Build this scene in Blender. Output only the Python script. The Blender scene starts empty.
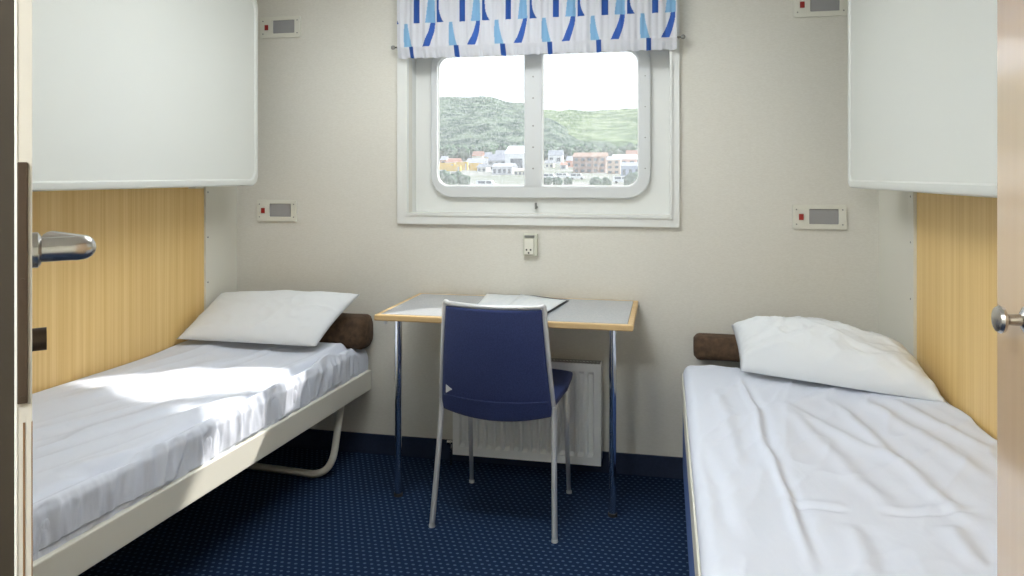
import bpy, bmesh, math, random
from math import sin, cos, pi, radians
from mathutils import Vector, Matrix, noise

# ------------------------------------------------------------------ camera, sky, sun, exposure
SC = bpy.context.scene
COL = SC.collection
F = 734.0; CX = 512.0; HY = 175.0; EYE = 1.33; TH = math.atan(153/734)
cd = bpy.data.cameras.new('camera'); cam = bpy.data.objects.new('camera', cd); COL.objects.link(cam)
cam.location = (0, 0, EYE); cam.rotation_euler = (pi/2, 0, TH)
cd.sensor_width = 36; cd.lens = 36*F/1024; cd.shift_y = (HY-288)/1024; cd.clip_start = 0.05; cd.clip_end = 8000
SC.camera = cam
SC.view_settings.view_transform = 'Standard'; SC.view_settings.look = 'None'
SC.view_settings.gamma = 1; SC.view_settings.use_curve_mapping = False
SC.view_settings.exposure = 0.18
w = bpy.data.worlds.new('sky'); SC.world = w; w.use_nodes = True
WN = w.node_tree.nodes; WN['Background'].inputs[0].default_value = (0.82, 0.91, 1.0, 1); WN['Background'].inputs[1].default_value = 1.25
sd = bpy.data.lights.new('sun', 'SUN'); sun = bpy.data.objects.new('sun', sd); COL.objects.link(sun)
sd.energy = 6.0; sd.angle = radians(1.6); sd.color = (1.0, 0.96, 0.9)
SUN_DIR = Vector((-0.88, -1.0, -1.1))
sun.rotation_euler = SUN_DIR.to_track_quat('-Z', 'Y').to_euler(); sun.location = (3, 6, 6)
# unseen ceiling lamps added to fill the room (their light; the fixtures are built further down)
FILL_LAMPS = [((-0.72, 2.25, 2.31), 10.5, (0.95, 0.5)), ((-0.75, -0.50, 2.31), 46.0, (0.62, 0.62))]

def at(px, py, Y):
    """photo pixel -> point on the plane Y=const (used to survey sizes)"""
    u = (px-CX)/F; d = Y/(cos(TH)+sin(TH)*u)
    return Vector((d*(-sin(TH)+u*cos(TH)), Y, EYE-(py-HY)*d/F))
def on(px, py, z):
    """photo pixel -> point on a level plane z"""
    d = F*(EYE-z)/(py-HY); u = (px-CX)/F
    return Vector((d*(-sin(TH)+u*cos(TH)), d*(cos(TH)+sin(TH)*u), z))

# ------------------------------------------------------------------ materials
def mat(name, col, rough=0.6, metal=0.0, spec=0.5, emit=None, es=0):
    m = bpy.data.materials.new(name); m.use_nodes = True
    b = m.node_tree.nodes['Principled BSDF']
    b.inputs['Base Color'].default_value = (*col, 1); b.inputs['Roughness'].default_value = rough
    b.inputs['Metallic'].default_value = metal; b.inputs['Specular IOR Level'].default_value = spec
    if emit: b.inputs['Emission Color'].default_value = (*emit, 1); b.inputs['Emission Strength'].default_value = es
    return m
def nd(m, t, **k):
    n = m.node_tree.nodes.new(t)
    for a, v in k.items():
        if a in n.inputs: n.inputs[a].default_value = v
        else: setattr(n, a, v)
    return n
def ln(m, a, b): m.node_tree.links.new(a, b)
def noisy(name, c1, c2, scale=(20, 20, 20), rough=0.6, bump=0.1, detail=4, dist=0.002, lo=0.35, hi=0.65, nscale=1.0, metal=0, spec=0.5):
    m = mat(name, c1, rough, metal, spec); b = m.node_tree.nodes['Principled BSDF']
    tc = nd(m, 'ShaderNodeTexCoord'); mp = nd(m, 'ShaderNodeMapping'); mp.inputs['Scale'].default_value = scale
    nz = nd(m, 'ShaderNodeTexNoise', Scale=nscale, Detail=detail)
    rp = nd(m, 'ShaderNodeValToRGB'); e = rp.color_ramp.elements
    e[0].position = lo; e[0].color = (*c1, 1); e[1].position = hi; e[1].color = (*c2, 1)
    ln(m, tc.outputs['Object'], mp.inputs[0]); ln(m, mp.outputs[0], nz.inputs['Vector'])
    ln(m, nz.outputs[0], rp.inputs[0]); ln(m, rp.outputs[0], b.inputs['Base Color'])
    if bump:
        bp = nd(m, 'ShaderNodeBump', Strength=bump, Distance=dist)
        ln(m, nz.outputs[0], bp.inputs['Height']); ln(m, bp.outputs[0], b.inputs['Normal'])
    return m

M = {}
M['wallpaper'] = noisy('linen wallpaper', (0.69, 0.668, 0.595), (0.73, 0.71, 0.64), (90, 90, 260), 0.75, 0.07, 5)
M['cream_paint'] = mat('cream painted metal', (0.72, 0.705, 0.62), 0.45)
M['bunk'] = mat('off white bunk laminate', (0.72, 0.74, 0.695), 0.33)
M['white_paint'] = mat('white window paint', (0.76, 0.77, 0.74), 0.4)
M['frame_grey'] = mat('pale grey window metal', (0.66, 0.68, 0.68), 0.35)
M['dark'] = mat('dark rubber', (0.02, 0.02, 0.02), 0.7)
M['ceiling'] = noisy('ceiling panels', (0.78, 0.78, 0.76), (0.8, 0.8, 0.78), (5, 5, 5), 0.6, 0)
M['baseboard'] = noisy('navy baseboard', (0.008, 0.018, 0.05), (0.012, 0.024, 0.06), (80, 80, 80), 0.7, 0.1)
M['chrome'] = mat('chrome', (0.72, 0.74, 0.78), 0.12, 1.0)
M['silver'] = mat('silver painted tube', (0.70, 0.71, 0.72), 0.38, 0.45)
M['satin'] = mat('satin nickel', (0.52, 0.50, 0.47), 0.25, 1.0)
M['bronze'] = mat('dark bronze plate', (0.06, 0.038, 0.022), 0.5, 0.3)
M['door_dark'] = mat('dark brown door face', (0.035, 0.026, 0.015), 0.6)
M['door_edge'] = mat('beige door edge', (0.55, 0.52, 0.45), 0.55)
M['door_lip'] = mat('pale door lip', (0.75, 0.74, 0.68), 0.5)
M['door_vein'] = mat('brown veneer line', (0.2, 0.1, 0.035), 0.6)
M['switch'] = mat('red rocker switch', (0.33, 0.02, 0.015), 0.35)
M['plate'] = mat('cream lamp plate', (0.74, 0.73, 0.64), 0.4)
M['diffuser'] = mat('grey lamp diffuser', (0.33, 0.33, 0.33), 0.3)
M['screw'] = mat('screw heads', (0.28, 0.28, 0.26), 0.4, 0.7)
M['bolster'] = noisy('brown velvet', (0.060, 0.034, 0.018), (0.11, 0.064, 0.034), (40, 40, 40), 0.9, 0.3, 3, 0.004)
M['radiator'] = mat('white radiator enamel', (0.90, 0.91, 0.89), 0.35)
M['grille'] = mat('radiator grille grey', (0.35, 0.35, 0.33), 0.5)
M['laminate'] = noisy('grey desk laminate', (0.40, 0.42, 0.44), (0.46, 0.48, 0.50), (150, 150, 150), 0.22, 0)
M['paper'] = noisy('printed paper', (0.78, 0.80, 0.80), (0.70, 0.74, 0.76), (40, 12, 12), 0.5, 0)
M['folder'] = mat('dark folder', (0.05, 0.06, 0.09), 0.5)
M['blue_side'] = mat('blue bed base fabric', (0.08, 0.16, 0.42), 0.8)
M['socket'] = mat('ivory socket', (0.60, 0.60, 0.50), 0.4)
M['fill_lamp_glass'] = mat('added fill lamp glass', (0.9, 0.9, 0.88), 0.4, emit=(0.94, 0.975, 1.0), es=12.0)
M['sheet'] = mat('white cotton sheet', (0.71, 0.75, 0.84), 0.85, spec=0.2)
M['pillow'] = mat('white pillowcase', (0.76, 0.785, 0.80), 0.85, spec=0.2)
def clothbump(m, sc=(14, 5, 14), st=0.35, dist=0.006):
    b = m.node_tree.nodes['Principled BSDF']
    tc = nd(m, 'ShaderNodeTexCoord'); mp = nd(m, 'ShaderNodeMapping'); mp.inputs['Scale'].default_value = sc
    nz = nd(m, 'ShaderNodeTexNoise', Scale=1.0, Detail=5, Distortion=0.6)
    bp = nd(m, 'ShaderNodeBump', Strength=st, Distance=dist)
    ln(m, tc.outputs['Object'], mp.inputs[0]); ln(m, mp.outputs[0], nz.inputs['Vector'])
    ln(m, nz.outputs[0], bp.inputs['Height']); ln(m, bp.outputs[0], b.inputs['Normal'])
clothbump(M['sheet']); clothbump(M['pillow'], (9, 9, 9), 0.3)
M['mattress'] = mat('white mattress cover', (0.71, 0.75, 0.84), 0.85, spec=0.2); clothbump(M['mattress'], (10, 45, 10), 0.5, 0.008)

def wood(name, c1, c2, axis, rough=0.45, fine=170):
    m = mat(name, c1, rough); b = m.node_tree.nodes['Principled BSDF']
    tc = nd(m, 'ShaderNodeTexCoord'); mp = nd(m, 'ShaderNodeMapping')
    s = [fine, fine, fine]; s[axis] = 1.2; mp.inputs['Scale'].default_value = s
    nz = nd(m, 'ShaderNodeTexNoise', Scale=1.0, Detail=3)
    mp2 = nd(m, 'ShaderNodeMapping'); s2 = [fine*.18]*3; s2[axis] = 0.3; mp2.inputs['Scale'].default_value = s2
    nz2 = nd(m, 'ShaderNodeTexNoise', Scale=1.0, Detail=2)
    mx = nd(m, 'ShaderNodeMath', operation='MULTIPLY_ADD'); mx.inputs[1].default_value = 0.6
    mul = nd(m, 'ShaderNodeMath', operation='MULTIPLY'); mul.inputs[1].default_value = 0.4
    rp = nd(m, 'ShaderNodeValToRGB'); e = rp.color_ramp.elements
    e[0].position = 0.36; e[0].color = (*c1, 1); e[1].position = 0.64; e[1].color = (*c2, 1)
    ln(m, tc.outputs['Object'], mp.inputs[0]); ln(m, mp.outputs[0], nz.inputs['Vector'])
    ln(m, tc.outputs['Object'], mp2.inputs[0]); ln(m, mp2.outputs[0], nz2.inputs['Vector'])
    ln(m, nz2.outputs[0], mul.inputs[0]); ln(m, nz.outputs[0], mx.inputs[0]); ln(m, mul.outputs[0], mx.inputs[2])
    ln(m, mx.outputs[0], rp.inputs[0]); ln(m, rp.outputs[0], b.inputs['Base Color'])
    return m
M['oak'] = wood('oak wall veneer', (0.72, 0.47, 0.17), (0.84, 0.60, 0.26), 2)
M['edge_wood'] = wood('beech desk edging', (0.55, 0.36, 0.15), (0.70, 0.50, 0.25), 0)
M['locker'] = wood('glossy pinkish laminate', (0.60, 0.42, 0.26), (0.64, 0.455, 0.285), 2, 0.16, 60)
M['locker'].node_tree.nodes['Principled BSDF'].inputs['Coat Weight'].default_value = 1.0; M['locker'].node_tree.nodes['Principled BSDF'].inputs['Coat IOR'].default_value = 1.9; M['locker'].node_tree.nodes['Principled BSDF'].inputs['Coat Roughness'].default_value = 0.10

# carpet: navy with rows of pale dots
def carpet():
    m = mat('navy dotted carpet', (0.01, 0.02, 0.05), 0.95, spec=0.1); b = m.node_tree.nodes['Principled BSDF']
    tc = nd(m, 'ShaderNodeTexCoord'); sp = nd(m, 'ShaderNodeSeparateXYZ'); ln(m, tc.outputs['Object'], sp.inputs[0])
    def ma(op, a, bv=None, c=None):
        n = nd(m, 'ShaderNodeMath', operation=op)
        for i, v in enumerate((a, bv, c)):
            if v is None: continue
            if isinstance(v, (int, float)): n.inputs[i].default_value = v
            else: ln(m, v, n.inputs[i])
        return n.outputs[0]
    P = 0.0255
    yy = ma('DIVIDE', sp.outputs[1], P); row = ma('FLOOR', yy)
    off = ma('MULTIPLY', ma('MODULO', row, 2.0), 0.5)
    xx = ma('ADD', ma('DIVIDE', sp.outputs[0], P), off)
    fx = ma('SUBTRACT', ma('FRACT', ma('ADD', xx, 1000.0)), 0.5); fy = ma('SUBTRACT', ma('FRACT', yy), 0.5)
    d = ma('SQRT', ma('ADD', ma('POWER', ma('MULTIPLY', fx, 0.85), 2.0), ma('POWER', ma('MULTIPLY', fy, 1.1), 2.0)))
    dot = nd(m, 'ShaderNodeMapRange', interpolation_type='SMOOTHSTEP'); ln(m, d, dot.inputs[0])
    dot.inputs[1].default_value = 0.12; dot.inputs[2].default_value = 0.26; dot.inputs[3].default_value = 1; dot.inputs[4].default_value = 0
    nz = nd(m, 'ShaderNodeTexNoise', Scale=350.0, Detail=3); ln(m, tc.outputs['Object'], nz.inputs['Vector'])
    base = nd(m, 'ShaderNodeValToRGB'); e = base.color_ramp.elements
    e[0].position = .3; e[0].color = (0.006, 0.015, 0.042, 1); e[1].position = .7; e[1].color = (0.015, 0.035, 0.085, 1)
    ln(m, nz.outputs[0], base.inputs[0])
    mx = nd(m, 'ShaderNodeMix', data_type='RGBA'); mx.inputs[7].default_value = (0.10, 0.165, 0.27, 1)
    k = ma('MULTIPLY', dot.outputs[0], ma('MULTIPLY_ADD', nz.outputs[0], 0.9, 0.25))
    ln(m, k, mx.inputs[0]); ln(m, base.outputs[0], mx.inputs[6]); ln(m, mx.outputs[2], b.inputs['Base Color'])
    bp = nd(m, 'ShaderNodeBump', Strength=0.6, Distance=0.003); ln(m, nz.outputs[0], bp.inputs['Height']); ln(m, bp.outputs[0], b.inputs['Normal'])
    return m
M['carpet'] = carpet()

def chair_cloth():
    m = noisy('navy chair fabric', (0.030, 0.045, 0.14), (0.042, 0.062, 0.19), (250, 250, 250), 0.8, 0.25, 3, 0.001, spec=0.3)
    m.node_tree.nodes['Principled BSDF'].inputs['Sheen Weight'].default_value = 0.08
    return m
M['chair_fabric'] = chair_cloth()

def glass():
    m = bpy.data.materials.new('window glass with dried spray and haze veil'); m.use_nodes = True
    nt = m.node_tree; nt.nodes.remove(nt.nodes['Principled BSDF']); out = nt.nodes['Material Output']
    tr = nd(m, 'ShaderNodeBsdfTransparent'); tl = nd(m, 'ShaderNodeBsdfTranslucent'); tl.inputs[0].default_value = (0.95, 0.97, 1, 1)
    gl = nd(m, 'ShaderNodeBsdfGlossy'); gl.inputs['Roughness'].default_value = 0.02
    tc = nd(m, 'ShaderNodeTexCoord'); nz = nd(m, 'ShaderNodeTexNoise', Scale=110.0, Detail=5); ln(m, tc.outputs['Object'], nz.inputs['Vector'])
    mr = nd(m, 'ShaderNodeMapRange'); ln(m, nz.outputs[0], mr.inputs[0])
    mr.inputs[1].default_value = .4; mr.inputs[2].default_value = .7; mr.inputs[3].default_value = 0.06; mr.inputs[4].default_value = 0.18  # translucent share: spray specks plus a pale veil that imitates outdoor haze
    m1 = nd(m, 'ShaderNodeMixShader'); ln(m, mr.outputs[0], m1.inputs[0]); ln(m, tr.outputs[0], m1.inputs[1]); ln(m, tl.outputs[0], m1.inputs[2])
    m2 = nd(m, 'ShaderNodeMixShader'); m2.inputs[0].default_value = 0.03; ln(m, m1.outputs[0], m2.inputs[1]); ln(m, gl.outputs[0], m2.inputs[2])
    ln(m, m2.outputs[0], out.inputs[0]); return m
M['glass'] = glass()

# ------------------------------------------------------------------ helpers
def finish(name, bm, m, parent=None, smooth=False, loc=None, rz=0):
    bmesh.ops.recalc_face_normals(bm, faces=bm.faces[:])
    me = bpy.data.meshes.new(name); bm.to_mesh(me); bm.free()
    ms = m if isinstance(m, (list, tuple)) else [m]
    for x in ms: me.materials.append(x)
    if smooth: me.polygons.foreach_set('use_smooth', [True]*len(me.polygons))
    o = bpy.data.objects.new(name, me); COL.objects.link(o)
    if parent: o.parent = parent
    if loc: o.location = loc
    if rz: o.rotation_euler = (0, 0, rz)
    if smooth == 'auto':
        me.polygons.foreach_set('use_smooth', [True]*len(me.polygons))
        md = o.modifiers.new('wn', 'EDGE_SPLIT'); md.split_angle = radians(38)
    return o
def tag(o, label=None, cat=None, group=None, kind=None):
    if label: o['label'] = label
    if cat: o['category'] = cat
    if group: o['group'] = group
    if kind: o['kind'] = kind
    return o
def thing(name, label, cat, loc=(0, 0, 0), rz=0, group=None):
    o = bpy.data.objects.new(name, None); COL.objects.link(o); o.location = loc; o.rotation_euler = (0, 0, rz)
    o.empty_display_size = .1
    return tag(o, label, cat, group)
def BM(): return bmesh.new()
def box(bm, lo, hi, bevel=0, seg=2):
    lo = Vector(lo); hi = Vector(hi)
    t = BM(); bmesh.ops.create_cube(t, size=1)
    bmesh.ops.scale(t, vec=hi-lo, verts=t.verts[:]); bmesh.ops.translate(t, vec=(lo+hi)/2, verts=t.verts[:])
    if bevel: bmesh.ops.bevel(t, geom=t.edges[:]+t.verts[:], offset=bevel, segments=seg, affect='EDGES', profile=0.5)
    me = bpy.data.meshes.new('t'); t.to_mesh(me); t.free(); bm.from_mesh(me); bpy.data.meshes.remove(me)
    return bm
def tube(bm, pts, r, n=12, caps=True):
    pts = [Vector(p) for p in pts]; rs = r if isinstance(r, (list, tuple)) else [r]*len(pts)
    T = [(pts[min(i+1, len(pts)-1)]-pts[max(i-1, 0)]).normalized() for i in range(len(pts))]
    ref = Vector((0, 0, 1)) if abs(T[0].z) < .9 else Vector((1, 0, 0))
    N = (ref-T[0]*ref.dot(T[0])).normalized(); rings = []
    for i, p in enumerate(pts):
        N = (N-T[i]*N.dot(T[i])).normalized(); B = T[i].cross(N)
        rings.append([bm.verts.new(p+(N*cos(2*pi*k/n)+B*sin(2*pi*k/n))*rs[i]) for k in range(n)])
    for a, b in zip(rings, rings[1:]):
        for k in range(n): bm.faces.new((a[k], a[(k+1) % n], b[(k+1) % n], b[k]))
    if caps: bm.faces.new(rings[0][::-1]); bm.faces.new(rings[-1])
    return bm
def smooth_path(pts, n=8):
    pts = [Vector(p) for p in pts]; out = []
    for i in range(len(pts)-1):
        p0 = pts[max(i-1, 0)]; p1 = pts[i]; p2 = pts[i+1]; p3 = pts[min(i+2, len(pts)-1)]
        for k in range(n):
            t = k/n
            out.append(0.5*((2*p1)+(p2-p0)*t+(2*p0-5*p1+4*p2-p3)*t*t+(3*p1-p0-3*p2+p3)*t**3))
    out.append(pts[-1]); return out
def fillet(pts, r, n=8):
    pts = [Vector(p) for p in pts]; out = [pts[0]]
    for i in range(1, len(pts)-1):
        a = (pts[i-1]-pts[i]).normalized(); b = (pts[i+1]-pts[i]).normalized()
        for k in range(n+1):
            t = k/n; out.append((1-t)**2*(pts[i]+a*r)+2*t*(1-t)*pts[i]+t*t*(pts[i]+b*r))
    out.append(pts[-1]); return out
def cyl(bm, c, axis, r, h, n=20, r2=None):
    c = Vector(c); axis = Vector(axis).normalized(); tube(bm, [c, c+axis*h], [r, r2 if r2 else r], n); return bm
def lathe(bm, c, axis, prof, n=24):
    axis = Vector(axis).normalized(); c = Vector(c)
    tube(bm, [c+axis*(h+1e-5*i) for i, (h, r) in enumerate(prof)], [r for h, r in prof], n); return bm
def rrect(x0, x1, z0, z1, rad, n=8):
    """rounded rectangle in XZ; rad = radii (bl, br, tr, tl)"""
    out = []
    for (cx, cz, a0, r) in ((x0, z0, pi, rad[0]), (x1, z0, 1.5*pi, rad[1]), (x1, z1, 0, rad[2]), (x0, z1, .5*pi, rad[3])):
        sx = 1 if cx == x0 else -1; sz = 1 if cz == z0 else -1
        if r <= 0: out.append((cx, cz)); continue
        for k in range(n+1):
            a = a0+k/n*pi/2; out.append((cx+sx*r+r*cos(a), cz+sz*r+r*sin(a)))
    return out
def plate(bm, outer, holes, y0, y1, bevel=0):
    """extruded XZ outline with holes, between y0 and y1 (y0 = side facing the room)"""
    loops = [outer]+list(holes); vs = []; es = []
    for lp in loops:
        v = [bm.verts.new((x, y0, z)) for x, z in lp]; vs.append(v)
        es += [bm.edges.new((v[i], v[(i+1) % len(v)])) for i in range(len(v))]
    r = bmesh.ops.triangle_fill(bm, edges=es, use_beauty=True)
    fs = [g for g in r['geom'] if isinstance(g, bmesh.types.BMFace)]
    ex = bmesh.ops.extrude_face_region(bm, geom=fs)
    bmesh.ops.translate(bm, vec=(0, y1-y0, 0), verts=[g for g in ex['geom'] if isinstance(g, bmesh.types.BMVert)])
    return bm
def loop_tube(bm, lp, y, r, n=6):
    pts = [Vector((x, y, z)) for x, z in lp]; N = len(pts); rings = []
    for i in range(N):
        t = (pts[(i+1) % N]-pts[i-1]).normalized(); nn = t.cross(Vector((0, 1, 0))); b = Vector((0, 1, 0))
        rings.append([bm.verts.new(pts[i]+(nn*cos(2*pi*k/n)+b*sin(2*pi*k/n))*r) for k in range(n)])
    for i in range(N):
        a = rings[i]; c = rings[(i+1) % N]
        for k in range(n): bm.faces.new((a[k], a[(k+1) % n], c[(k+1) % n], c[k]))
    return bm
def prism(bm, poly, z0, z1):
    a = [bm.verts.new((x, y, z0)) for x, y in poly]; b = [bm.verts.new((x, y, z1)) for x, y in poly]
    bm.faces.new(a[::-1]); bm.faces.new(b)
    for i in range(len(poly)): j = (i+1) % len(poly); bm.faces.new((a[i], a[j], b[j], b[i]))
    return bm
def grid(bm, nu, nv, fn):
    g = [[bm.verts.new(fn(i/nu, j/nv)) for j in range(nv+1)] for i in range(nu+1)]
    for i in range(nu):
        for j in range(nv): bm.faces.new((g[i][j], g[i+1][j], g[i+1][j+1], g[i][j+1]))
    return g
def structure(name, bm, m, parent=None, smooth=False):
    o = finish(name, bm, m, parent, smooth)
    if not parent: o['kind'] = 'structure'
    return o
def nz(x, y, z=0): return noise.noise(Vector((x, y, z)))

# ------------------------------------------------------------------ room shell
YW = 3.305; XL = -2.102; XR = 0.91; YB = -1.3; ZC = 2.35
OX0, OX1, OZ0, OZ1 = -1.189, 0.02, 1.152, 2.06      # window opening
structure('floor', box(BM(), (XL-.05, YB-.05, -.05), (XR+.05, YW+.05, 0)), M['carpet'])
structure('ceiling', box(BM(), (XL-.05, YB-.05, ZC), (XR+.05, YW+.05, ZC+.05)), M['ceiling'])
bm = BM()
plate(bm, [(XL-.05, 0), (XR+.05, 0), (XR+.05, ZC), (XL-.05, ZC)], [[(OX0, OZ0), (OX1, OZ0), (OX1, OZ1), (OX0, OZ1)]], YW, YW+.05)
structure('wall_back', bm, M['wallpaper'])
structure('wall_left', box(BM(), (XL-.05, YB-.05, 0), (XL, YW, ZC)), M['cream_paint'])
structure('wall_right', box(BM(), (XR, YB-.05, 0), (XR+.05, YW, ZC)), M['cream_paint'])
structure('wall_front', box(BM(), (XL, YB-.05, 0), (XR, YB, ZC)), M['cream_paint'])
structure('wall_bathroom', box(BM(), (XL+.001, YB+.001, 0.001), (-1.30, 1.21, ZC-.001)), M['cream_paint'])
# oak veneer panels on the side walls, cream corner posts, screwed strips
o = finish('oak_wall_panel', box(BM(), (XL, 1.212, 0.10), (XL+.006, 3.045, ZC)), M['oak']); tag(o, 'vertical grain oak veneer panel on the wall behind the left bed', 'wall panel', kind='structure'); o.name = 'trim_1'
o = finish('trim_2', box(BM(), (XR-.006, 1.20, 0.10), (XR, 2.938, ZC)), M['oak']); tag(o, kind='structure')
bm = BM(); prism(bm, [(XL, YW), (XL, 3.075), (XL+.012, 3.075), (XL+.012, YW)], 0.0, ZC); structure('trim_3', bm, M['cream_paint'])
bm = BM(); prism(bm, [(XR, YW), (.871, YW), (.893, 3.0), (XR, 3.0)], 0.0, ZC); structure('trim_4', bm, M['cream_paint'])
t = structure('trim_5', box(BM(), (XL, 3.045, 0), (XL+.016, 3.075, ZC), .002), M['cream_paint'])
for z in (.62, .83, 1.04, 1.25): finish('screw', cyl(BM(), (XL+.015, 3.06, z), (1, 0, 0), .004, .0025, 10), M['screw'], t)
t = structure('trim_6', box(BM(), (.892, 2.938, 0), (XR, 3.0, ZC), .002), M['cream_paint'])
for z in (.66, .87, 1.08, 1.25): finish('screw', cyl(BM(), (.8935, 2.968, z), (-1, 0, 0), .004, .0025, 10), M['screw'], t)
structure('baseboard_back', box(BM(), (XL+.02, YW-.012, 0), (.87, YW, .092), .002), M['baseboard'])
structure('baseboard_left', box(BM(), (XL+.0, 1.215, 0), (XL+.012, 3.04, .092), .002), M['baseboard'])
structure('baseboard_right', box(BM(), (XR-.012, 1.32, 0), (XR, 2.93, .092), .002), M['baseboard'])

# ------------------------------------------------------------------ window
win = bpy.data.objects.new('window_1', None); COL.objects.link(win); win['kind'] = 'structure'; win.location = (OX0, YW, OZ0)
WI = win.matrix_basis.inverted() if False else Matrix.Translation(-Vector(win.location))
def wfin(name, bm, m, smooth=False):
    bm.transform(WI); return finish(name, bm, m, win, smooth)
S0 = at(397, 223.5, YW-.02); S1 = at(679.5, 226, YW-.02)
bm = BM(); sx0, sx1, sz0 = S0.x, S1.x, S0.z
plate(bm, [(sx0, sz0), (sx1, sz0), (sx1, OZ1+.05), (sx0, OZ1+.05)], [[(OX0, OZ0), (OX1, OZ0), (OX1, OZ1), (OX0, OZ1)]], YW-.018, YW)
wfin('casing', bm, M['white_paint'])
bm = BM(); plate(bm, [(OX0-.012, OZ0-.012), (OX1+.012, OZ0-.012), (OX1+.012, OZ1+.012), (OX0-.012, OZ1+.012)], [[(OX0, OZ0), (OX1, OZ0), (OX1, OZ1), (OX0, OZ1)]], YW-.024, YW-.018)
wfin('casing_bead', bm, M['white_paint'])
YP = 3.41
bm = BM()
fo = rrect(-1.106, -.064, 1.222, 1.965, (.11, .11, .11, .11))
LP = rrect(-1.073, -.6465, 1.279, 1.90, (.055, .003, .003, .055))
RP = rrect(-.562, -.118, 1.279, 1.90, (.003, .055, .055, .003))
# reveal: tunnel + back panel
plate(bm, [(OX0-.03, OZ0-.03), (OX1+.03, OZ0-.03), (OX1+.03, OZ1+.03), (OX0-.03, OZ1+.03)], [[(OX0, OZ0), (OX1, OZ0), (OX1, OZ1), (OX0, OZ1)]], YW+.05, YP+.03)
wfin('reveal', bm, M['white_paint'])
bm = BM(); hole = rrect(-1.09, -.08, 1.24, 1.945, (.1, .1, .1, .1))
plate(bm, [(OX0, OZ0), (OX1, OZ0), (OX1, OZ1), (OX0, OZ1)], [hole], YP, YP+.03)
wfin('back_panel', bm, M['white_paint'])
bm = BM(); plate(bm, fo, [LP, RP], YP-.028, YP-.001)
o = wfin('window_frame', bm, M['frame_grey']); md = o.modifiers.new('b', 'BEVEL'); md.width = .006; md.segments = 3; md.limit_method = 'ANGLE'; md.angle_limit = radians(50)
for lp in (LP, RP):
    wfin('gasket', loop_tube(BM(), lp, YP-.004, .004), M['white_paint'], True)
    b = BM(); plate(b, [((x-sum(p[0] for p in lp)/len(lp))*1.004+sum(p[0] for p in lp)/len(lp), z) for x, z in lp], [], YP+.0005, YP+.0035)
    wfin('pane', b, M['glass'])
for z in (1.36, 1.46, 1.56, 1.69, 1.79): wfin('screw', cyl(BM(), (-.604, YP-.030, z), (0, 1, 0), .004, .006, 8), M['screw'])
for z in (1.36, 1.5, 1.64, 1.78): wfin('screw', cyl(BM(), (-.088, YP-.030, z), (0, 1, 0), .003, .006, 8), M['screw'])
# small latch stay under the frame
bm = BM(); cyl(bm, (-.592, YP-.02, 1.178), (0, 1, 0), .006, .03, 8); box(bm, (-.596, YP-.03, 1.17), (-.588, YP-.018, 1.2))
wfin('latch_pin', bm, M['screw'])

# ------------------------------------------------------------------ valance and rod
VA = at(397, 50, 3.235); VB = at(677, 50, 3.235); vx0, vx1 = VA.x, VB.x
vz = lambda y: EYE+(HY-y)*3.40/F                     # heights measured at the left end of the valance
Z3, Z2, Z1, ZT = vz(57.5), vz(47), vz(23.5), vz(-16)
PER = 0.2165; BAR0 = at(416, 10, 3.235).x
def lerp(a, b, t): return a+(b-a)*t
WHT, DK, MB, LB = (.82, .83, .88), (.030, .105, .40), (.05, .14, .52), (.27, .52, .78)
def vpat(x, z):
    q = lambda c: ((x-BAR0-c+PER/2) % PER)-PER/2
    if z >= Z1:
        t = max(0, min(1, (ZT-z)/(ZT-Z1)))
        if abs(q(.004)) < .0135: return DK
        if lerp(.064, .046, t**1.3) < q(0)+(PER if q(0) < 0 else 0) < lerp(.084, .092, t): return LB
        tt = max(0, (t-.55)/.45); qq = q(.11)
        if -.010 < qq < .001+.023*tt**2.5: return DK
    elif z >= Z2:
        t = max(0, min(1, (Z1-z)/(Z1-Z2)))
        c = -.050+.012*t*t; wl = lerp(.008, .020, t)
        if abs(q(c)) < wl: return LB
        c = .080-.034*t**1.5; wl = lerp(.010, .018, t)
        if abs(q(c)) < wl: return MB
    else:
        if abs(q(-.024)) < .011: return DK
    return WHT
bm = BM()
def vy(x, z):
    g = .0045*sin(x*95)+.003*sin(x*211+1)+.003*nz(x*30, z*4)
    k = abs(z-Z2+.006)/.02; pin = min(1, k)
    return 3.235+g*(.35+.65*pin)+(.0 if z > Z2 else (Z2-z)*.45)
NU, NV = 620, 120
g = grid(bm, NU, NV, lambda a, b: Vector((vx0+(vx1-vx0)*a, vy(vx0+(vx1-vx0)*a, Z3+(ZT-Z3)*b), Z3+(ZT-Z3)*b+(.0025*sin(vx0*9+a*150)if b == 0 else 0))))
lay = bm.loops.layers.float_color.new('print')
for f in bm.faces:
    for l in f.loops: l[lay] = (*vpat(l.vert.co.x, l.vert.co.z), 1)
me = bpy.data.meshes.new('valance'); bm.to_mesh(me); bm.free()
m = bpy.data.materials.new('printed valance cotton'); m.use_nodes = True; b = m.node_tree.nodes['Principled BSDF']
va = nd(m, 'ShaderNodeVertexColor', layer_name='print'); ln(m, va.outputs[0], b.inputs['Base Color']); b.inputs['Roughness'].default_value = .9
tl = nd(m, 'ShaderNodeBsdfTranslucent'); ln(m, va.outputs[0], tl.inputs[0]); mxs = nd(m, 'ShaderNodeMixShader'); mxs.inputs[0].default_value = .35
ln(m, b.outputs[0], mxs.inputs[1]); ln(m, tl.outputs[0], mxs.inputs[2]); ln(m, mxs.outputs[0], m.node_tree.nodes['Material Output'].inputs[0])
me.materials.append(m); me.polygons.foreach_set('use_smooth', [True]*len(me.polygons))
val = bpy.data.objects.new('window_valance', me); COL.objects.link(val)
tag(val, 'short gathered valance printed with blue and white brush shapes over the window', 'curtain')
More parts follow.
